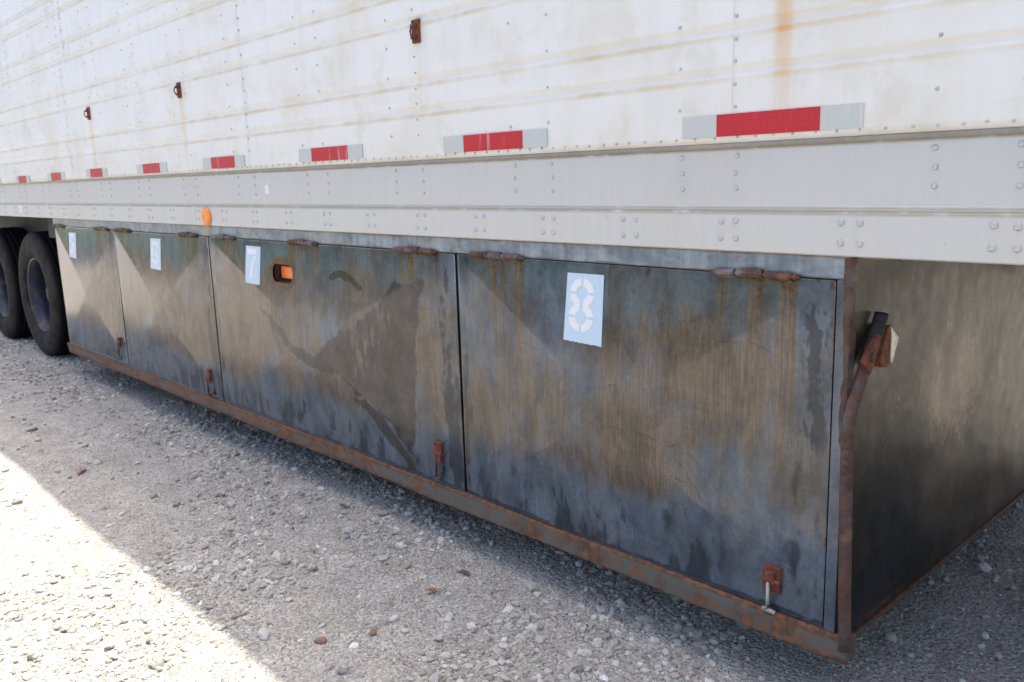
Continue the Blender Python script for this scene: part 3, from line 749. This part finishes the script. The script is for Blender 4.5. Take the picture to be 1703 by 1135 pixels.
# ---- stencilled number plates
def arc(cx0, cz0, ro, ri, a0, a1, sx=1.0, sz=1.0, k=10):
    o = [(cx0+ro*sx*math.cos(math.radians(t)), cz0+ro*sz*math.sin(math.radians(t))) for t in np.linspace(a0, a1, k)]
    i = [(cx0+ri*sx*math.cos(math.radians(t)), cz0+ri*sz*math.sin(math.radians(t))) for t in np.linspace(a1, a0, k)]
    return list(zip(o[:-1], o[1:], i[::-1][1:], i[::-1][:-1]))
def digit_quads(ch):
    q = []
    ro, ri = .049, .023
    if ch == '8':
        for cz0, rng_ in ((.036, ((5, 84), (96, 175))), (-.036, ((-175, -96), (-84, -5)))):
            for a0, a1 in rng_: q += arc(0, cz0, ro, ri, a0, a1, 1, .88)
        A_ = lambda cz0, r_, t: (r_*math.cos(math.radians(t)), cz0+r_*.88*math.sin(math.radians(t)))
        pc = [A_(.036, ro, t) for t in np.linspace(188, 236.5, 7)] + [A_(-.036, ro, t) for t in np.linspace(123.5, 172, 7)]
        pc += [A_(-.036, ri, t) for t in np.linspace(172, 106, 6)] + [A_(.036, ri, t) for t in np.linspace(254, 188, 6)]
        q.append(tuple(pc)); q.append(tuple((-x, z) for x, z in pc[::-1]))
    elif ch == '7':
        q.append(((-.046, .080), (.046, .080), (.046, .048), (-.046, .048)))
        q.append(((.020, .040), (.042, .040), (.012, -.020), (-.010, -.020))); q.append(((-.010, -.020), (.012, -.020), (.004, -.080), (-.020, -.080)))
    elif ch == '6':
        q += arc(0, .036, ro, ri, 15, 84, 1, .88); q += arc(0, .036, ro, ri, 96, 172, 1, .88)
        q.append(((-.049, .030), (-.023, .030), (-.023, -.028), (-.049, -.028)))
        q += arc(0, -.036, ro, ri, 6, 84, 1, .88); q += arc(0, -.036, ro, ri, -84, -6, 1, .88); q += arc(0, -.036, ro, ri, 186, 264, 1, .88)
    else:
        q.append(((-.044, .080), (.044, .080), (.044, .055), (-.044, .055))); q.append(((-.044, .049), (-.02, .049), (-.02, .010), (-.044, .010)))
        q += arc(0, -.030, ro, ri, 4, 86, 1, .95); q += arc(0, -.030, ro, ri, -86, -4, 1, .95); q += arc(0, -.030, ro, ri, 200, 266, 1, .95)
    return q
def surf_y(d_i, x, z):
    x0, x1 = DOORS[d_i]; seed = 11+d_i*17; x = np.asarray(x, float); z = np.asarray(z, float)
    u = (x-x0)/(x1-x0)*2-1; v = (z-ZU)/(ZT-ZU)*2-1; e = np.maximum(np.abs(u), np.abs(v))
    dd = np.abs(np.abs(u)-np.abs(v)); soft = np.where(dd < .012, (.012-dd)*.5, 0)
    return .006 - APEX[d_i]*np.clip(1-e-soft*.6, 0, 1) + (fbm(x*2.3+seed, z*2.3, seed, 2)-.5)*.0030 + (fbm(x*7+seed, z*6, seed+9, 2)-.5)*.0006
for di, ch, c4 in ((0, '5', [(-5.549, 1.040), (-5.402, 1.040), (-5.422, .866), (-5.566, .873)]), (1, '6', [(-4.083, 1.045), (-3.935, 1.047), (-3.947, .872), (-4.098, .875)]),
                   (2, '7', [(-2.914, 1.048), (-2.770, 1.047), (-2.787, .872), (-2.932, .874)]), (3, '8', [(-.862, 1.045), (-.7215, 1.046), (-.723, .841), (-.873, .844)])):
    tl, tr, br, bl = [np.array(c) for c in c4]
    def pt(u, v, off):
        p_ = (tl*(1-u)+tr*u)*(1-v) + (bl*(1-u)+br*u)*v
        return (p_[0], float(surf_y(di, p_[0], p_[1]))-off, p_[1])
    n_ = 24; P = []
    for j in range(n_+1):
        for i in range(n_+1):
            jag = (random.uniform(-.004, .008) if j == n_ else 0)
            P.append(pt(i/n_, j/n_+jag, .0007))
    mesh_obj('number_plate', P, grid(n_+1, n_+1)[:, ::-1], 'plate' if di > 1 else 'plate_white', doors[di], True)
    P = []; F = []
    for qd in digit_quads(ch):
        b = len(P)
        for (x, z) in qd: P.append(pt(.435+x/.147, .455-z/.203, .0014))
        F.append(tuple(range(b, len(P))))
    mesh_obj('number', P, F, 'digit', doors[di])

# ---- bottom rail (angle iron), corner post, end plate
xs = np.linspace(BX0-.03, .034, 160)
prof_ = [(.036, ZU-.001), (.0, ZU+.0005), (-.0045, ZU-.001), (-.006, ZU-.006), (-.0065, ZU-.02), (-.0065, ZD+.018), (-.0065, ZD+.004), (-.004, ZD), (.0, ZD+.001), (.0, ZD+.010), (.036, ZD+.012)]
V, F = [], []
sag = lambda x: .004*math.sin((x+5.9)/5.9*math.pi*2.3)
for x in xs:
    for y, z in prof_:
        xx = x
        if x == xs[0]: xx = x + (ZU-z)*.9
        V.append((xx, y + .0012*math.sin(x*9), z + (.0022*math.sin(x*5.3)+.0012*math.sin(x*17) if z < ZU-.01 else .0012*math.sin(x*8))))
m = len(prof_)
F = [(a*m+k, (a+1)*m+k, (a+1)*m+k+1, a*m+k+1) for a in range(len(xs)-1) for k in range(m-1)]
F += [tuple(range(m))[::-1], tuple((len(xs)-1)*m+k for k in range(m))]
stn = np.zeros((len(V), 4)); stn[:, 0] = np.tile([.9, .95, .85, .7, .0, .0, .6, .9, .9, .6, .6], len(xs))
stn[:, 0] += np.repeat([sst(.25, .0, -x)*.35 + .48*sst(1.3, 2.2, -x) for x in xs], m)
br = mesh_obj('bottom_rail', V, F, 'rail_rust', T, stain=stn.clip(0, 1))

bm = bmesh.new(); add_box(bm, -.031, -.003, .0015, .034, ZU, ZT, .002)
cp_ = bm_obj('corner_post', bm, 'door', T)
ca = cp_.data.color_attributes.new('stain', 'FLOAT_COLOR', 'POINT')
ca.data.foreach_set('color', np.tile(np.array([.25, .12, 0, .33], np.float32), len(cp_.data.vertices)))
bm = bmesh.new()                                             # rusty angle wrapped round the corner
z_ = np.linspace(.70, Z_BOT-.004, 40)
def rag(z): return -.004 - .010*vnoise(z*9, 0, 3) - .006*vnoise(z*40, 0, 5)
ring = [[bm.verts.new(p_) for p_ in ((float(rag(z)), .0008, z), (-.002, -.0012, z), (.0022, .0015, z), (.0026, .012, z), (.0022, .028+.008*float(vnoise(z*14, 2, 3)), z), (-.001, .030, z))] for z in z_]
for A, B in zip(ring[:-1], ring[1:]):
    for i in range(5): bm.faces.new((A[i], A[i+1], B[i+1], B[i]))
bm_obj('corner_angle', bm, 'strap_rust', T)

ny, nz = 330, 180
ys = np.linspace(.0, DEP, ny)
YY, TT = np.meshgrid(ys, np.linspace(0, 1, nz))
ZZ = (ZD+.03) + TT*(Z_BOT+.01-ZD-.03)
xx = -.002 + (fbm(YY*2.2, ZZ*2.4, 71, 4)-.5)*.022*sst(0, .15, YY)*sst(0, .1, TT) - .0
bl_ = fbm(YY*4, ZZ*4, 73, 4); st_ = fbm(YY*16, ZZ*2, 75, 3)
tanm = .02 + .80*np.exp(-(((YY-.62)/.30)**2 + ((ZZ-.72)/.20)**2)**1.3) + .35*np.exp(-(((YY-1.5)/.55)**2+((ZZ-.55)/.42)**2)**1.5) + .45*(bl_-.5) + .25*(st_-.5) + .25*np.exp(-((YY-.9)/.12)**2)*sst(.8, 1.0, ZZ)
dk = .95*np.exp(-(((YY-.30)/.22)**2+((ZZ-.52)/.30)**2)**1.4) + .5*np.exp(-(((YY-.14)/.10)**2+((ZZ-.92)/.16)**2)**1.4) + .75*sst(.42, .25, ZZ)*sst(1.2, .4, YY) + .4*np.exp(-(((YY-.5)/.18)**2+((ZZ-.98)/.12)**2)**2) + .4*(bl_-.5)
rs = .35*sst(.03, .01, ZZ-ZD-.03) + .7*sst(1.09, 1.13, ZZ)*sst(.5, .1, YY)
stn = np.stack([tanm, dk, rs, np.ones_like(rs)], -1).reshape(-1, 4).clip(0, 1)
ep = mesh_obj('end_plate', np.stack([xx, YY, ZZ], -1).reshape(-1, 3), grid(ny, nz), 'end', T, True, stain=stn)
bm = bmesh.new(); add_box(bm, -.012, .006, .002, DEP, ZD+.016, ZD+.031, .002)
bm_obj('end_flange', bm, 'dark_rust', T)
bm = bmesh.new(); add_box(bm, .002, .10, .02, .9, Z_BOT-.006, Z_BOT+.006, .002)
bm_obj('top_flange', bm, 'rust', T)
bm = bmesh.new(); add_box(bm, .003, .05, 1.16, 1.30, 1.0, Z_BOT+.005, .004); add_box(bm, .05, .10, 1.20, 1.26, .97, 1.02, .004)
bm_obj('hanger_bracket', bm, 'rust', T)

# ---- bent flat strap hanging down the corner, in its keeper
def ribbon(bm, pts, wdir, half, th):
    rings = []
    pts = [Vector(p) for p in pts]
    for k, p in enumerate(pts):
        d_ = (pts[min(k+1, len(pts)-1)]-pts[max(k-1, 0)]).normalized(); w_ = Vector(wdir)
        w_ = (w_ - d_*w_.dot(d_)).normalized(); n_ = d_.cross(w_)
        prof2 = [(math.cos(t)*half, max(-.35, math.sin(t))*th) for t in np.linspace(0, 2*math.pi, 13)[:-1]]
        rings.append([bm.verts.new(p + w_*a_ + n_*b_) for a_, b_ in prof2])
    for A, B in zip(rings[:-1], rings[1:]):
        for i in range(12): bm.faces.new((A[i], A[(i+1) % 12], B[(i+1) % 12], B[i]))
    bm.faces.new(rings[0]); bm.faces.new(rings[-1])
path = [(.018, .126, .990), (.019, .122, .982), (.019, .100, .949), (.018, .078, .915), (.018, .055, .878), (.017, .031, .839), (.016, .010, .803), (.015, -.003, .775), (.012, -.005, .735), (.013, -.005, .617), (.017, -.005, .468), (.021, -.005, .345), (.025, -.005, .246), (.026, -.005, .19)]
bm = bmesh.new(); ribbon(bm, path, (.75, .66, .0), .0150, .0085)
sp_ = bm_obj('strap', bm, 'strap_rust', T, True)
bm = bmesh.new(); ribbon(bm, [(.018, .1265, .9905), (.019, .122, .982), (.019, .100, .949), (.0185, .090, .933)], (.75, .66, 0), .0162, .0098)
bm_obj('strap_sleeve', bm, 'chassis', sp_, True)
def slab(name, pts_, x0_, x1_, mat):                         # outline in (y, z) given thickness along x
    bm = bmesh.new(); A = [bm.verts.new((x1_, y_, z_)) for y_, z_ in pts_]; B = [bm.verts.new((x0_, y_, z_)) for y_, z_ in pts_]; m_ = len(pts_)
    bm.faces.new(A); bm.faces.new(B[::-1])
    for i in range(m_): bm.faces.new((A[i], A[(i+1) % m_], B[(i+1) % m_], B[i]))
    bmesh.ops.bevel(bm, geom=list(bm.edges), offset=.0015, segments=1, affect='EDGES')
    return bm_obj(name, bm, mat, sp_)
slab('strap_keeper', [(.072, .953), (.034, .918), (.006, .899), (.046, .862), (.060, .885), (.088, .925), (.088, .945)], .026, .036, 'latch_rust')
slab('keeper_bolt', [(.045, .915), (.036, .900), (.046, .888), (.056, .902)], .034, .041, 'dark_rust')
slab('keeper_block', [(.128, .958), (.142, .962), (.150, .940), (.150, .875), (.142, .862), (.104, .868), (.100, .890), (.112, .925)], -.001, .034, 'latch_rust')
slab('keeper_face', [(.146, .958), (.190, .926), (.160, .866), (.152, .872)], .010, .035, 'galv')

# ------------------------------------------------------------------ wheels
def wheel(xc, y0, flip=False):
    tp = [(.292, .055), (.300, .035), (.330, .014), (.375, .003), (.425, .002), (.460, .010), (.482, .022), (.497, .036), (.504, .046), (.506, .062)]
    for g_ in (.085, .125, .165, .205): tp += [(.507, g_-.005), (.494, g_-.003), (.494, g_+.003), (.507, g_+.005)]
    tp += [(.506, .232), (.500, .252), (.480, .268), (.43, .282), (.37, .281), (.31, .262), (.292, .24)]
    bm = bmesh.new()
    add_lathe(bm, [(.285, .040), (.298, .030), (.300, .036), (.290, .046), (.268, .075), (.262, .13), (.258, .19), (.235, .215), (.16, .222), (.158, .228), (.24, .226), (.268, .20), (.285, .24), (.280, .26), (.275, .12)], 48)
    s = -1 if flip else 1
    o = bm_obj('wheel', bm, 'rim', T, True)
    bm = bmesh.new(); add_lathe(bm, tp, 72); ty = bm_obj('tyre', bm, 'tyre', o, True)
    bm = bmesh.new(); add_lathe(bm, [(.001, .10), (.055, .10), (.068, .112), (.072, .16), (.10, .165), (.105, .20), (.15, .205), (.15, .221), (.001, .221)], 32); bm_obj('hub', bm, 'hub', o, True)
    for k in range(10):
        t = 2*math.pi*k/10
        bm = bmesh.new(); add_tube(bm, [(.1425*math.cos(t)*.92, .165, .1425*math.sin(t)*.92), (.1425*math.cos(t)*.92, .206, .1425*math.sin(t)*.92)], .016, 6); bm_obj('wheel_nut', bm, 'hub', o)
    o.location = (xc, y0, .502); o.rotation_euler = (0, random.uniform(0, 6), math.pi if flip else 0)
    return o
for xc in (-6.74, -7.98):
    wheel(xc, .03); wheel(xc, .645, True); wheel(xc, WD-.03, True)
    bm = bmesh.new(); add_tube(bm, [(xc, .25, .502), (xc, WD-.25, .502)], .065, 14); bm_obj('axle', bm, 'axle', T, True)
bm = bmesh.new()
for y in (.75, 1.75): add_box(bm, -8.9, BX0-.02, y, y+.12, .93, Z_BOT+.01, .004)
for y in (.30,): add_box(bm, -11.2, BX0-.02, y, y+.10, .955, Z_BOT+.01, .004)
add_box(bm, -6.2, -5.95, .05, 2.4, .98, Z_BOT+.01, .004)
bm_obj('slider_frame', bm, 'chassis', T)
bm = bmesh.new()
for y in (.72, 1.72):
    for x in (-7.22, -6.08, -8.36): add_box(bm, x-.05, x+.05, y, y+.14, .62, .94, .01)
    for x in (-6.74, -7.98): add_box(bm, x-.5, x+.5, y+.03, y+.11, .57, .63, .01)
bm_obj('spring_hangers', bm, 'axle', T)

# ------------------------------------------------------------------ small things on the gravel
def leaf(name, mat, x, y, L, W, rz, label, cat, group=None, curl=.25):
    V = []; F = []; n_ = 9
    for i in range(n_):
        t = i/(n_-1); wd = W*math.sin(math.pi*min(.97, max(.03, t**.85)))*(1+.25*math.sin(t*23))
        zc = curl*L*(t-.5)**2*1.6
        for k, s in enumerate((-1, -.5, 0, .5, 1)): V.append((L*(t-.5), s*wd/2, zc + abs(s)*wd*.22 + random.uniform(0, .0008)))
    for i in range(n_-1):
        for k in range(4): a = i*5+k; F.append((a, a+1, a+6, a+5))
    o = mesh_obj(name, V, F, mat, None, True); o.location = (x, y, float(hgt(np.array(x), np.array(y)))+.007); o.rotation_euler = (random.uniform(-.2, .2), random.uniform(-.2, .2), rz)
    md = o.modifiers.new('thick', 'SOLIDIFY'); md.thickness = .0006
    return tag(o, label, cat, group)
plain('leaf_brown', (.16, .075, .04), .6, 0, .25, 60); plain('leaf_tan', (.30, .17, .085), .6, 0, .25, 60); plain('petal_pink', (.36, .16, .17), .6, 0, .2, 60); plain('weed_green', (.09, .14, .045), .6, 0, .2, 40)
plain('stone_pale', (.46, .445, .42), .85, 0, .12, 30, .5)
plain('stone_brown', (.25, .16, .115), .85, 0, .12, 30, .5)
leaf('fallen_leaf', 'petal_pink', -3.432, -.689, .115, .030, -.62, 'long dull pink leaf lying on the gravel near the sunlit strip', 'leaf', None, .05)
leaf('fallen_leaf', 'leaf_brown', -2.097, -.064, .050, .024, .5, 'dark brown dry leaf on the gravel below the third door', 'leaf')
leaf('fallen_leaf', 'leaf_tan', -1.225, -.282, .058, .024, 1.3, 'curled tan leaf on the gravel, nearest to the camera of the dry leaves', 'leaf')
leaf('fallen_leaf', 'leaf_brown', -1.25, -.119, .046, .020, .2, 'small dark leaf on the shaded gravel close under the bottom rail', 'leaf')

def stone(x, y, sx, sy, sz, mat, label, seed):
    bm = bmesh.new(); bmesh.ops.create_icosphere(bm, subdivisions=3, radius=1)
    for v in bm.verts:
        c_ = v.co
        k = .72 + .45*float(fbm(np.array(c_.x*1.3+seed*3.1+c_.z), np.array(c_.y*1.3-c_.z*.8+seed), seed, 3))
        v.co = Vector((c_.x*k*sx, c_.y*k*sy, max(c_.z, -.55)*k*sz))
    o = bm_obj('stone', bm, mat, None, False, (x, y, float(hgt(np.array(x), np.array(y)))+sz*.35)); o.rotation_euler = (0, 0, seed*1.3)
    return tag(o, label, 'stone', 'loose stones on the gravel')
stone(-.176, .433, .017, .014, .014, 'stone_pale', 'pale stone lying tight against the rusty corner of the box', 1)
stone(-.055, .468, .020, .016, .014, 'stone_pale', 'largest pale stone on the dark gravel right of the box corner', 2)
stone(-1.226, -.70, .020, .014, .012, 'stone_brown', 'rust brown stone on the gravel at the bottom of the picture', 3)
stone(-1.147, -.57, .013, .012, .010, 'stone_brown', 'smaller orange brown stone right of the rust brown stone', 4)
stone(-1.937, -.866, .012, .010, .009, 'stone_brown', 'small reddish stone on the edge of the trailer shadow', 5)
stone(-1.856, -.199, .024, .019, .015, 'stone_pale', 'rounded pale stone on the gravel below the third door', 6)
stone(-1.379, -.80, .030, .021, .014, 'stone_pale', 'broad flat grey stone near the shadow edge at the bottom', 7)
stone(-1.596, -.365, .024, .013, .012, 'stone_pale', 'upright narrow pale slab of stone amid the shaded gravel', 8)

wd_ = thing('weed', (-2.619, -.35, float(hgt(np.array(-2.619), np.array(-.35)))), 'small green weed sprouting from the shaded gravel', 'weed')
for k in range(9):
    an = k*2.4; L = random.uniform(.012, .026)
    c_, s_ = math.cos(an), math.sin(an)
    V = [(0, 0, 0), (c_*L*.5-s_*.003, s_*L*.5+c_*.003, L*.7), (c_*L*.5+s_*.003, s_*L*.5-c_*.003, L*.7), (c_*L, s_*L, L*.9)]
    mesh_obj('blade', V, [(0, 2, 3, 1)], 'weed_green', wd_)

# ------------------------------------------------------------------ beyond the trailer: grass and a leafy tree, seen through the gap over the wheels
plain('grass_ground', (.07, .11, .035), .95, 0, .3, 3)
plain('leafage', (.06, .13, .04), .7, 0, .3, 2); plain('bark', (.10, .08, .06), .9, 0, .2, 10)
V = [(-400, 14, .02), (120, 14, .02), (120, 400, .02), (-400, 400, .02)]
tag(mesh_obj('grass_field', V, [(0, 1, 2, 3)], 'grass_ground'), kind='structure')
def tree(x, y, h, r, label, seed):
    g = np.random.default_rng(seed)
    t = thing('tree', (x, y, 0), label, 'tree', 'trees round the yard')
    bm = bmesh.new(); add_tube(bm, [(0, 0, 0), (.05, .02, h*.3), (-.05, .05, h*.6), (.02, 0, h*.9)], [r*.09, r*.07, r*.045, .02], 8)
    for k in range(6):
        a_ = k*1.1; add_tube(bm, [(0, 0, h*(.3+.07*k)), (r*.6*math.cos(a_), r*.6*math.sin(a_), h*(.45+.07*k))], [r*.03, .015], 5)
    bm_obj('trunk', bm, 'bark', t, True)
    m = 4200; cl = g.normal(0, .42, (40, 3)); c_ = cl[g.integers(0, 40, m)] + g.normal(0, .16, (m, 3))
    c_ = c_*[r, r, h*.42] + [0, 0, h*.52]; c_[:, 2] = np.maximum(c_[:, 2], .15)
    a_ = g.normal(0, 1, (m, 3)); b_ = g.normal(0, 1, (m, 3)); a_ /= np.linalg.norm(a_, axis=1)[:, None]; b_ /= np.linalg.norm(b_, axis=1)[:, None]
    s = g.uniform(.07, .16, (m, 1))
    V = np.stack([c_-a_*s, c_+b_*s*.6, c_+a_*s, c_-b_*s*.6], 1).reshape(-1, 3)
    mesh_obj('crown', V, np.arange(m*4).reshape(-1, 4), 'leafage', t)
for k, (x, y, h, r) in enumerate(((-26, 19, 5, 3.2), (-33, 20, 6, 3.6))):
    tree(x, y, h, r, ('bright green tree beyond the trailer, glimpsed in the gap above the wheels', 'green tree further off beyond the trailer, left of the glimpsed one')[k], 5+k)

# ------------------------------------------------------------------ unseen asphalt, grass and trees added for dark reflections in the steel doors
n = NT('asphalt'); c = n.mix(n.noise(90, 4), (.045, .045, .046), (.075, .073, .07)); c = n.mix(n.step(n.noise(.8, 4), .4, .7), c, (.085, .082, .076))
n.set(Base_Color=c, Roughness=.85); n.bump(n.noise(180, 3), .4, .004); MAT['asphalt'] = n.m
V = [(-400, -12, .045), (200, -12, .045), (200, -5.6, .045), (-400, -5.6, .045)]
tag(mesh_obj('added_road', V, [(0, 1, 2, 3)], 'asphalt'), kind='structure')
V = [(-400, -400, .03), (200, -400, .03), (200, -12, .03), (-400, -12, .03)]
tag(mesh_obj('added_verge', V, [(0, 1, 2, 3)], 'grass_ground'), kind='structure')
g = np.random.default_rng(91); m = 26000
cx0 = g.uniform(-60, 25, 70); cl = np.stack([cx0*1.6, -38-g.uniform(0, 9, 70), g.uniform(1.2, 5.2, 70)], -1)
c_ = cl[g.integers(0, 70, m)] + g.normal(0, 1, (m, 3))*[2.2, 1.6, 1.4]; c_[:, 2] = np.abs(c_[:, 2])+.1
a_ = g.normal(0, 1, (m, 3)); b_ = g.normal(0, 1, (m, 3)); a_ /= np.linalg.norm(a_, axis=1)[:, None]; b_ /= np.linalg.norm(b_, axis=1)[:, None]
sz = g.uniform(.2, .4, (m, 1))
V = np.stack([c_-a_*sz, c_+b_*sz*.6, c_+a_*sz, c_-b_*sz*.6], 1).reshape(-1, 3)
tag(mesh_obj('added_trees', V, np.arange(m*4).reshape(-1, 4), 'leafage'), 'unseen leafy trees added behind the camera to tone the door reflections', 'trees', kind='stuff')
